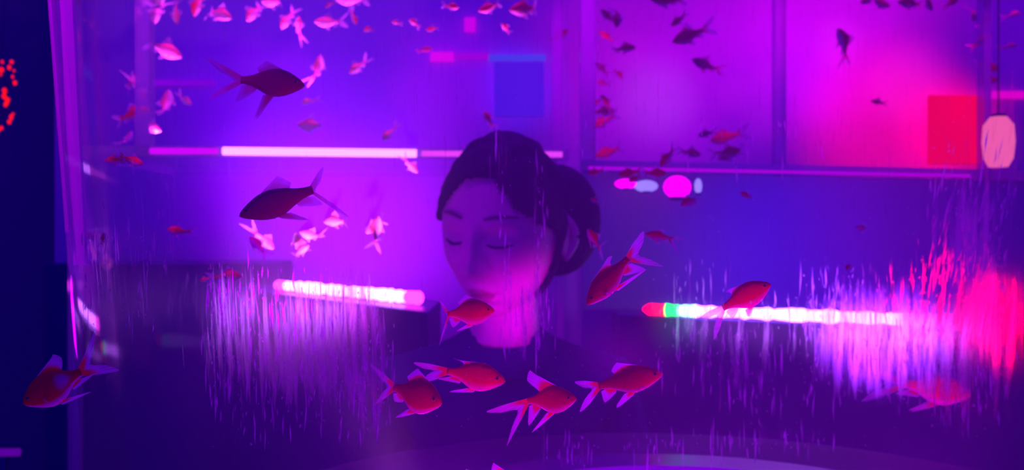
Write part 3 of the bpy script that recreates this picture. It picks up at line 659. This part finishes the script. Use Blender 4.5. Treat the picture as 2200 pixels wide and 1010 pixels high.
TBL = [
 ('p1', 352, -2, 300, 2, 'pale goldfish cut by the top edge above the upper left post', GL),
 ('p2', 333, 48, 337, 8, 'slim pale goldfish hanging head down beside the upper left post', GL),
 ('p1', 385, 121, 332, 98, 'pale goldfish with red back facing right beside the upper left post', GL),
 ('p1', 496, 40, 450, 20, 'pale goldfish with red back facing right near the top, tail raised left', GL),
 ('r2', 416, 32, 428, -6, 'red and white goldfish hanging head down at the top edge', GL),
 ('p1', 378, 48, 375, 15, 'thin violet goldfish hanging head down right of the upper left post', GL),
 ('p2', 533, 45, 552, 12, 'blurred pink goldfish head down near the top, first of a pair', GL),
 ('p1', 562, 2, 606, 6, 'pink goldfish at the top edge facing left, second of a pair', GL),
 ('p2', 605, 60, 622, 32, 'blurred pink goldfish head down below the pair at the top edge', GL),
 ('p2', 640, 36, 640, 62, 'blurred small pink goldfish beside the head-down one', GL),
 ('p1', 679, 48, 722, 50, 'pink goldfish with red back facing left, forked tail at its right', GL),
 ('p1', 724, -2, 775, 2, 'pink curved goldfish cut by the top edge', GL),
 ('r2', 700, 16, 712, 4, 'tiny pink goldfish left of the curved one at the top edge', GL),
 ('p2', 690, 122, 684, 160, 'slim pink goldfish swimming straight up, its tail downward', GL),
 ('p2', 752, 156, 777, 138, 'pink goldfish nose down with its tail raised to the right', GL),
 ('r2', 172, 12, 160, -4, 'small red goldfish at the top edge close to the round tank\'s left edge', GL),
 ('p1', 302, 168, 268, 182, 'blurred pink goldfish facing right, top of the column on the left', GL),
 ('p2', 306, 216, 300, 188, 'pink goldfish hanging head down in the column on the left', GL),
 ('r1', 316, 234, 268, 250, 'red and pink goldfish facing right in the column on the left', GL),
 ('p1', 346, 282, 310, 268, 'pink goldfish facing down right under the red and pink one', GL),
 ('p2', 282, 284, 275, 308, 'short pink goldfish just above the pink light tube level', GL),
 ('r2', 228, 346, 262, 342, 'red-tinged blurred goldfish facing left, lowest of the column on the left', GL),
 ('r2', 305, 352, 272, 342, 'red-tinged blurred goldfish facing right, beside the lowest one', GL),
 ('p2', 362, 196, 360, 242, 'curved pink goldfish swimming straight up right of the column', GL),
 ('p2', 410, 224, 392, 212, 'small goldfish with a glaring white highlight', GL),
 ('p2', 822, 300, 842, 282, 'pink goldfish just above the right end of the bright light tube', GL),
 ('p2', 896, 370, 876, 350, 'pink goldfish just below the right end of the bright light tube', GL),
 ('p2', 648, 222, 668, 214, 'faint magenta goldfish below the upper silhouetted one', GL),
 ('p1', 640, 268, 690, 272, 'faint magenta goldfish right above the bright light tube', GL),
 ('r2', 358, 492, 396, 500, 'blurred red goldfish facing left, alone at mid-height on the left', GB),
 ('p1', 540, 512, 560, 535, 'magenta goldfish nose up with its tail spread downward', GB),
 ('p2', 585, 532, 562, 512, 'magenta goldfish close right of the nose-up one', GB),
 ('p2', 636, 505, 640, 535, 'magenta goldfish with raised tail left of the white ones', GB),
 ('p2', 650, 500, 678, 512, 'pale pink goldfish right of the magenta one with raised tail', GB),
 ('p1', 660, 530, 635, 545, 'lowest pink goldfish of the bright cluster', GB),
 ('p1', 700, 476, 738, 474, 'white-lit goldfish under the dusky one\'s long tail', GB),
 ('p1', 790, 498, 818, 482, 'largest goldfish of the bright cluster, shining white', GB),
 ('p2', 812, 470, 806, 510, 'white-lit goldfish swimming up, overlapping the largest bright one', GB),
 ('r2', 224, 500, 222, 522, 'tiny dim red goldfish inside the left edge of the round tank', GB),
 ('r2', 518, 594, 470, 590, 'dim red goldfish above the left scratches, facing right', GB),
 ('r2', 430, 604, 446, 598, 'tiny dim red goldfish left of the one above the scratches', GB),
 ('r2', 766, 52, 758, 34, 'faint red goldfish slanting down near the top centre', GM),
 ('r2', 782, 66, 800, 60, 'faint pinkish goldfish right of the slanting faint one', GM),
 ('r2', 842, 46, 856, 50, 'faint pink goldfish near the top centre, below the left of the square light', GM),
 ('r2', 880, 44, 898, 52, 'faint red goldfish right of the faint pink one near the top centre', GM),
 ('r1', 916, 64, 936, 62, 'small dark red goldfish left of the square light', GM),
 ('r1', 985, 16, 960, 12, 'dark red goldfish above the square light', GM),
 ('r1', 1030, 22, 1066, 14, 'dull red goldfish at the top, right of the one above the square light', GM),
 ('r2', 1078, 52, 1092, 66, 'faint purple goldfish right of the square light', GM),
 ('r2', 1098, 24, 1150, 16, 'red goldfish with pale belly facing left near the top, left of the post', GM),
 ('d1', 928, 104, 905, 108, 'tiny dark goldfish at the left end of the magenta light bar', GM),
 ('r2', 1040, 240, 1052, 262, 'faint reddish goldfish above the head', GM),
 ('r1', 1222, 64, 1192, 82, 'red goldfish in front of the tall centre post, tail to the left', GR),
 ('r1', 1290, 22, 1316, 44, 'dark red goldfish nose up, top of the column right of the centre post', GR),
 ('r2', 1325, 60, 1330, 20, 'slim red goldfish swimming down beside the column top', GR),
 ('r1', 1286, 66, 1314, 92, 'dark red goldfish slanting down under the column top', GR),
 ('r1', 1366, 104, 1324, 102, 'plump dark red goldfish facing right, clear of the column', GR),
 ('d1', 1280, 134, 1302, 156, 'silhouetted goldfish slanting beside the centre post', GR),
 ('r1', 1337, 170, 1322, 148, 'small red goldfish pointing down right, below the plump one', GR),
 ('r1', 1282, 176, 1304, 182, 'short dark red goldfish beside the centre post at mid-column', GR),
 ('r1', 1292, 204, 1308, 232, 'red goldfish nose up at the top of the dense knot', GR),
 ('r1', 1276, 226, 1290, 214, 'small red goldfish at the left of the dense knot', GR),
 ('r1', 1322, 240, 1278, 238, 'red goldfish lying level across the dense knot', GR),
 ('r1', 1272, 274, 1312, 254, 'broad red goldfish at the foot of the dense knot', GR),
 ('r2', 1266, 306, 1276, 322, 'small red goldfish pointing up below the dense knot', GR),
 ('r1', 1278, 336, 1326, 322, 'long red goldfish with forked tail raised right, above the tank base', GR),
 ('r1', 1262, 374, 1290, 368, 'small red goldfish at the tank base beside the centre post', GR),
 ('r1', 1328, 378, 1368, 368, 'red goldfish overlapping the tank base, facing left', GR),
 ('r1', 1350, 390, 1372, 380, 'dull red goldfish just below the one overlapping the tank base', GR),
 ('r1', 1432, 372, 1392, 372, 'dark red goldfish lying level on the tank base line', GR),
 ('r2', 1420, 358, 1442, 326, 'slim red goldfish standing nose down on the tank base', GR),
 ('r1', 1506, 334, 1468, 324, 'red goldfish facing right just above the tank base', GR),
 ('d1', 1499, 292, 1530, 284, 'small silhouetted goldfish at the head of the right-hand pair', GR),
 ('r1', 1524, 304, 1580, 288, 'dark red goldfish with long pointed tail, larger of the right-hand pair', GR),
 ('r1', 1592, 322, 1545, 330, 'dull red goldfish facing right under the right-hand pair', GR),
 ('r1', 1542, 342, 1584, 330, 'dark red goldfish facing left, lowest under the right-hand pair', GR),
 ('r1', 1442, 56, 1468, 36, 'dark red goldfish nose down near the top, small one of two', GR),
 ('r1', 1444, 92, 1506, 66, 'long red goldfish nose down to the left, below the smaller one', GR),
 ('d1', 1485, 128, 1536, 148, 'dark slim goldfish pointing up left against the violet wall', GR),
 ('r1', 1398, -2, 1456, 4, 'dark red goldfish cut by the top edge in the right tank', GR),
 ('d1', 1872, 216, 1896, 222, 'tiny dark goldfish in front of the red glow', GR),
 ('r2', 1268, 428, 1286, 432, 'faint red goldfish on the dark cabinet beside the hair', GR),
 ('r2', 1462, 442, 1498, 424, 'red goldfish with pale fins just under the brightest magenta lamp', GR),
 ('r2', 1590, 414, 1612, 424, 'small pale-finned red goldfish in front of the dark cabinet', GR),
 ('p2', 1838, 490, 1866, 492, 'faint violet goldfish in front of the cabinet at mid-height', GR),
 ('r2', 1830, 570, 1812, 580, 'faint red goldfish above the long white light strip', GR),
 ('r1', 2130, 32, 2112, 52, 'bright red goldfish nose up at the upper right', GX),
 ('r1', 2128, 76, 2098, 96, 'bright red goldfish below the nose-up one at the upper right', GX),
 ('r1', 2150, 148, 2112, 144, 'red goldfish lying level, upper of two at the far right', GX),
 ('r1', 2146, 174, 2114, 170, 'red goldfish lying level, lower of two at the far right', GX),
 ('r1', 2060, -2, 2034, 10, 'vivid red goldfish cut by the top edge at the right', GX),
 ('p2', 2092, 48, 2100, 16, 'slim pink goldfish hanging head down at the upper right', GX),
 ('p1', 2194, 28, 2168, 32, 'faint pink goldfish near the upper right corner', GX),
 ('p1', 2186, 98, 2160, 100, 'faint pink goldfish above the two lying level', GX),
 ('r2', 1848, 8, 1880, -8, 'red goldfish at the left of the red mass by the top edge', GX),
 ('r2', 1912, 14, 1872, 4, 'red goldfish in the middle of the red mass by the top edge', GX),
 ('r2', 1930, 4, 1975, 10, 'red goldfish right of the middle in the red mass by the top edge', GX),
 ('r2', 2002, 24, 1985, -4, 'red goldfish pointing down at the right of the red mass by the top edge', GX),
 ('r2', 1800, 60, 1825, 110, 'broad pink-red blurred goldfish left of the red mass', GX),
]
def front_d(px):   # how far the front of the right tank is behind this pixel column
    k = (px-1100)/F; m_ = (bR.y-aR.y)/(bR.x-aR.x); return (aR.y-m_*aR.x)/(1-m_*k)
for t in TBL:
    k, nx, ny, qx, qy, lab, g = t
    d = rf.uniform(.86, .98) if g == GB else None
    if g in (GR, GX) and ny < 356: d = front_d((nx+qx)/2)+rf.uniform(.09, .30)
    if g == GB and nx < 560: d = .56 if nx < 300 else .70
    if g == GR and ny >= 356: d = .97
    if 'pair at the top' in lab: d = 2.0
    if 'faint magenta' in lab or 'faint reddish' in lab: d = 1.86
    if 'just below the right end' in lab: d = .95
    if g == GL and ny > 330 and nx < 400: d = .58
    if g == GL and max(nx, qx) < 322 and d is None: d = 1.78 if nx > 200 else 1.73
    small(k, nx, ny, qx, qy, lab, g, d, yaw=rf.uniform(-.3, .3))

# ------------------------------------------------ the person behind the tank
skin = prin('skin', (.80, .52, .50), .5, .4, bump=.1, nscale=200)
hairm, n, out = mat('black_hair'); L = n.links.new
b = nd(n, 'ShaderNodeBsdfPrincipled'); b.inputs['Base Color'].default_value = (.02, .015, .03, 1); b.inputs['Roughness'].default_value = .7; b.inputs['Specular IOR Level'].default_value = .2
tc = nd(n, 'ShaderNodeTexCoord'); wv = nd(n, 'ShaderNodeTexNoise'); mp = nd(n, 'ShaderNodeMapping'); mp.inputs['Scale'].default_value = (300, 20, 60)
L(tc.outputs['Object'], mp.inputs[0]); L(mp.outputs[0], wv.inputs['Vector']); wv.inputs['Scale'].default_value = 1
bp = nd(n, 'ShaderNodeBump'); bp.inputs['Strength'].default_value = .5; bp.inputs['Distance'].default_value = .001; L(wv.outputs['Fac'], bp.inputs['Height']); L(bp.outputs[0], b.inputs['Normal']); L(b.outputs[0], out.inputs[0])
browm = prin('eyebrow_hair', (.22, .12, .14), .8, .2)
lipm = prin('lips', (.5, .16, .22), .4, .4)
cloth = prin('dark_jacket', (.03, .03, .16), .85, .1, bump=.4, nscale=120)
trous = prin('dark_trousers', (.03, .03, .05), .9, .1, bump=.3, nscale=120)
HC = P(1082, 490, 1.235)
person = empty('person', (HC.x, HC.y, 0), label='person with dark tied-back hair and dark jacket looking down, standing behind the round tank', category='person')
def ga(x, z, cx, cz, sx, sz, a): return a*math.exp(-((x-cx)/sx)**2-((z-cz)/sz)**2)
def headpt(n):
    nx, ny, nz = n
    a, bb, c = .0745, .094, .118
    x, y, z = a*nx, bb*ny, c*nz
    if z < 0:
        k = min(1, -z/.118); x *= 1-.30*k**1.6; 
        if ny > 0: y *= 1-.45*k                      # back of the skull tucks in under
        else: y *= 1-.10*k
    if z > 0: x *= 1+.04*math.sin(min(1, z/.118)*math.pi)
    if ny < 0:                                         # face features push towards -y
        w = min(1, (-ny)*1.6); f = 0; ax = abs(x)
        y = -(abs(y)**.92)*(bb**.08)
        f += ga(x, z, 0, -.012, .0085, .030, .010)+ga(x, z, 0, -.036, .0115, .0125, .017)+ga(ax, z, .0125, -.041, .007, .008, .008)
        f -= ga(ax, z, .031, .004, .0175, .0120, .0125)
        f += ga(ax, z, .031, .001, .0120, .0085, .0075)
        f += ga(ax, z, .030, .024, .020, .0075, .0045)
        f += ga(ax, z, .043, -.028, .018, .018, .006)
        f += ga(x, z, 0, -.0665, .021, .0050, .0065)+ga(x, z, 0, -.0785, .0185, .0058, .0075)-ga(x, z, 0, -.0722, .024, .0025, .0045)
        f -= ga(x, z, 0, -.0900, .020, .005, .004)
        f += ga(x, z, 0, -.105, .020, .012, .010)
        y -= f*w
    return Vector((x, y, z))
def sph(nu, nv, fn, keep=lambda v: True):
    bm = bmesh.new(); rows = []
    for j in range(nv+1):
        ph = math.pi*j/nv; row = []
        for i in range(nu):
            th = 2*math.pi*i/nu; row.append(fn((math.sin(ph)*math.cos(th), math.sin(ph)*math.sin(th), math.cos(ph))))
        rows.append(row)
    V = [[bm.verts.new(p) for p in r] for r in rows]
    for j in range(nv):
        for i in range(nu):
            q = (V[j][i], V[j+1][i], V[j+1][(i+1) % nu], V[j][(i+1) % nu])
            if keep(sum((v.co for v in q), Vector())/4): bm.faces.new(q)
    bmesh.ops.remove_doubles(bm, verts=bm.verts, dist=1e-6)
    bmesh.ops.delete(bm, geom=[v for v in bm.verts if not v.link_faces], context='VERTS')
    return bm
HR = Matrix.Scale(1.06, 4) @ Matrix.Rotation(math.radians(5), 4, 'Y') @ Matrix.Rotation(math.radians(-23), 4, 'Z') @ Matrix.Rotation(math.radians(13), 4, 'X')
HM = Matrix.Translation(HC-Vector((HC.x, HC.y, 0))) @ HR
# body: one surface from neck to feet (skin modifier), then head joined above the collar
bd = bmesh.new(); sk = bd.verts.layers.skin.verify()
hz = HC.z
def bone(pts, start=None):
    pv = start
    for (x, y, z, r1, r2) in pts:
        v = bd.verts.new((x, y, z)); v[sk].radius = (r1, r2)
        if pv: bd.edges.new((pv, v))
        pv = v
    return pv
hip = bd.verts.new((0, .05, .86)); hip[sk].radius = (.145, .10); hip[sk].use_root = True
w1 = bone([(0, .05, 1.0, .125, .085), (0, .055, 1.15, .15, .095), (0, .06, 1.235, .13, .08)], hip)
bone([(0, .05, 1.30, .05, .05), (0, .03, 1.36, .045, .045)], w1)
for s in (-1, 1):
    bone([(s*.15, .06, 1.235, .052, .052), (s*.20, .06, 1.02, .042, .042), (s*.205, .0, .82, .032, .032)], w1)
    bone([(s*.085, .05, .78, .082, .085), (s*.09, .045, .45, .055, .058), (s*.095, .07, .10, .036, .04)], hip)
body = obj('jacket_and_trousers', bd, cloth, person)
skm = body.modifiers.new('s', 'SKIN'); ss = body.modifiers.new('ss', 'SUBSURF'); ss.levels = ss.render_levels = 2
hb = sph(180, 180, headpt)
head = obj('head', hb, skin, person); head.matrix_local = HM
bm = bmesh.new(); tube(bm, [(0, .05, 1.27), (0, .04, 1.32), (0, .035, 1.38), (-.002, .03, 1.43)], [.056, .050, .048, .046], 24); obj('neck', bm, skin, person)
bm = bmesh.new(); tube(bm, [(0, .052, 1.262), (0, .050, 1.285), (0, .046, 1.305)], [.082, .066, .060], 28, cap=False); o = obj('collar', bm, cloth, person); sol = o.modifiers.new('s', 'SOLIDIFY'); sol.thickness = .006
def hairpt(n):
    p = headpt((n[0], max(n[1], -.999), n[2])) if n[1] > 0 else Vector((.0745*n[0], .094*n[1], .118*n[2]))
    r = .009+.004*noise.noise(Vector(n)*6)
    return p+Vector(n)*r
def hairkeep(c):
    if c.y > .015 and c.z > -.075: return True
    hl = .080-max(0, abs(c.x)-.02)*1.15
    if c.y > -.01: hl = min(hl, -.03-(c.y*4))
    return c.z > hl
bm = sph(120, 120, hairpt, hairkeep); hr = obj('hair', bm, hairm, head)
sol = hr.modifiers.new('s', 'SOLIDIFY'); sol.thickness = .007; sol.offset = -1
bm = bmesh.new(); ball(bm, (.045, .075, .0), .062, 24, 18, (1.0, .9, 1.25)); obj('hair_bun', bm, hairm, hr)
bm = bmesh.new()
for s in (-1, 1):
    pass
for s in (-1, 1):
    bm2 = bmesh.new()
    pts = []
    for k in range(14):
        t = k/13; a = lerp(-.3, math.pi+.6, t); pts.append((s*(.0745+.006*math.sin(a)+.004), .012+.014*math.cos(a)*.9, -.012+.028*math.sin(a)*.0+.030*math.cos(lerp(0, math.pi, t))))
    tube(bm2, [(s*.078+s*.008*math.sin(lerp(0, math.pi, k/13)), .020+.014*math.sin(lerp(0, math.pi, k/13)), .018-.058*k/13) for k in range(14)], [.004+.0035*math.sin(lerp(.2, math.pi-.1, k/13)) for k in range(14)], 8)
    ball(bm2, (s*.078, .018, -.010), .02, 14, 10, (.30, .75, 1.25))
    bm2.faces.ensure_lookup_table(); obj('ear', bm2, skin, head)
    # brow and lash line follow the face surface
    def onface(x, z, lift=.0008):
        nx = x/.0745; nz = z/.118
        ny = -math.sqrt(max(.01, 1-nx*nx-nz*nz)); p = headpt((nx, ny, nz)); return Vector((p.x, p.y-lift, p.z))
    b3 = bmesh.new(); tube(b3, [onface(s*lerp(.014, .050, k/10), .027+.005*math.sin(lerp(.3, 2.6, k/10))) for k in range(11)], [.0006+.0018*math.sin(lerp(.4, 2.9, k/10)) for k in range(11)], 6); obj('eyebrow', b3, browm, head)
    b4 = bmesh.new(); tube(b4, [onface(s*lerp(.017, .046, k/10), -.003-.0035*math.sin(lerp(.1, 3.0, k/10))) for k in range(11)], [.0007+.0011*math.sin(lerp(.3, 3, k/10)) for k in range(11)], 6); obj('eyelashes', b4, hairm, head)
def lipgrid(z0, z1, w, name):
    b5 = bmesh.new(); g = []
    for i in range(21):
        u = lerp(-1, 1, i/20); row = []
        for j in range(6):
            v = j/5; zz = lerp(z0, lerp(z0, z1, (1-u*u)**.6*(1-.12*math.exp(-(u/.15)**2) if z1 > z0 else 1)), v); row.append(b5.verts.new(onface(u*w, zz, .0005)))
        g.append(row)
    for i in range(20):
        for j in range(5): b5.faces.new((g[i][j], g[i+1][j], g[i+1][j+1], g[i][j+1]))
    return obj(name, b5, lipm, head)
lipgrid(-.0722, -.0630, .023, 'upper_lip'); lipgrid(-.0722, -.0835, .021, 'lower_lip')
for s in (-1, 1):   # hands at the sides, five fingers each
    h = bmesh.new(); hs = h.verts.layers.skin.verify()
    def chain(pts, st=None):
        pv = st
        for (x, y, z, r) in pts:
            v = h.verts.new((x, y, z)); v[hs].radius = (r, r)
            if pv: h.edges.new((pv, v))
            pv = v
        return pv
    r0_ = h.verts.new((s*.205, -.005, .80)); r0_[hs].radius = (.024, .024); r0_[hs].use_root = True
    palm = chain([(s*.206, -.02, .755, .027), (s*.206, -.028, .72, .026)], r0_)
    for k, (dy, ln) in enumerate(((-.030, .062), (-.010, .072), (.010, .068), (.028, .052))):
        chain([(s*.206, -.028+dy*.8, .70, .0095), (s*.202, -.03+dy, .70-ln*.5, .0085), (s*.192, -.032+dy, .70-ln, .0072)], palm)
    chain([(s*.196, -.05, .752, .010), (s*.188, -.066, .725, .009), (s*.184, -.070, .700, .0078)], r0_)
    ho = obj('hand', h, skin, person); ho.modifiers.new('s', 'SKIN'); q = ho.modifiers.new('ss', 'SUBSURF'); q.levels = q.render_levels = 1
for s in (-1, 1):
    bm = bmesh.new(); ball(bm, (s*.095, .03, .045), .05, 16, 10, (.9, 2.3, .85))
    for v in bm.verts: v.co.z = max(v.co.z, .0)
    obj('shoe', bm, blackm, person)
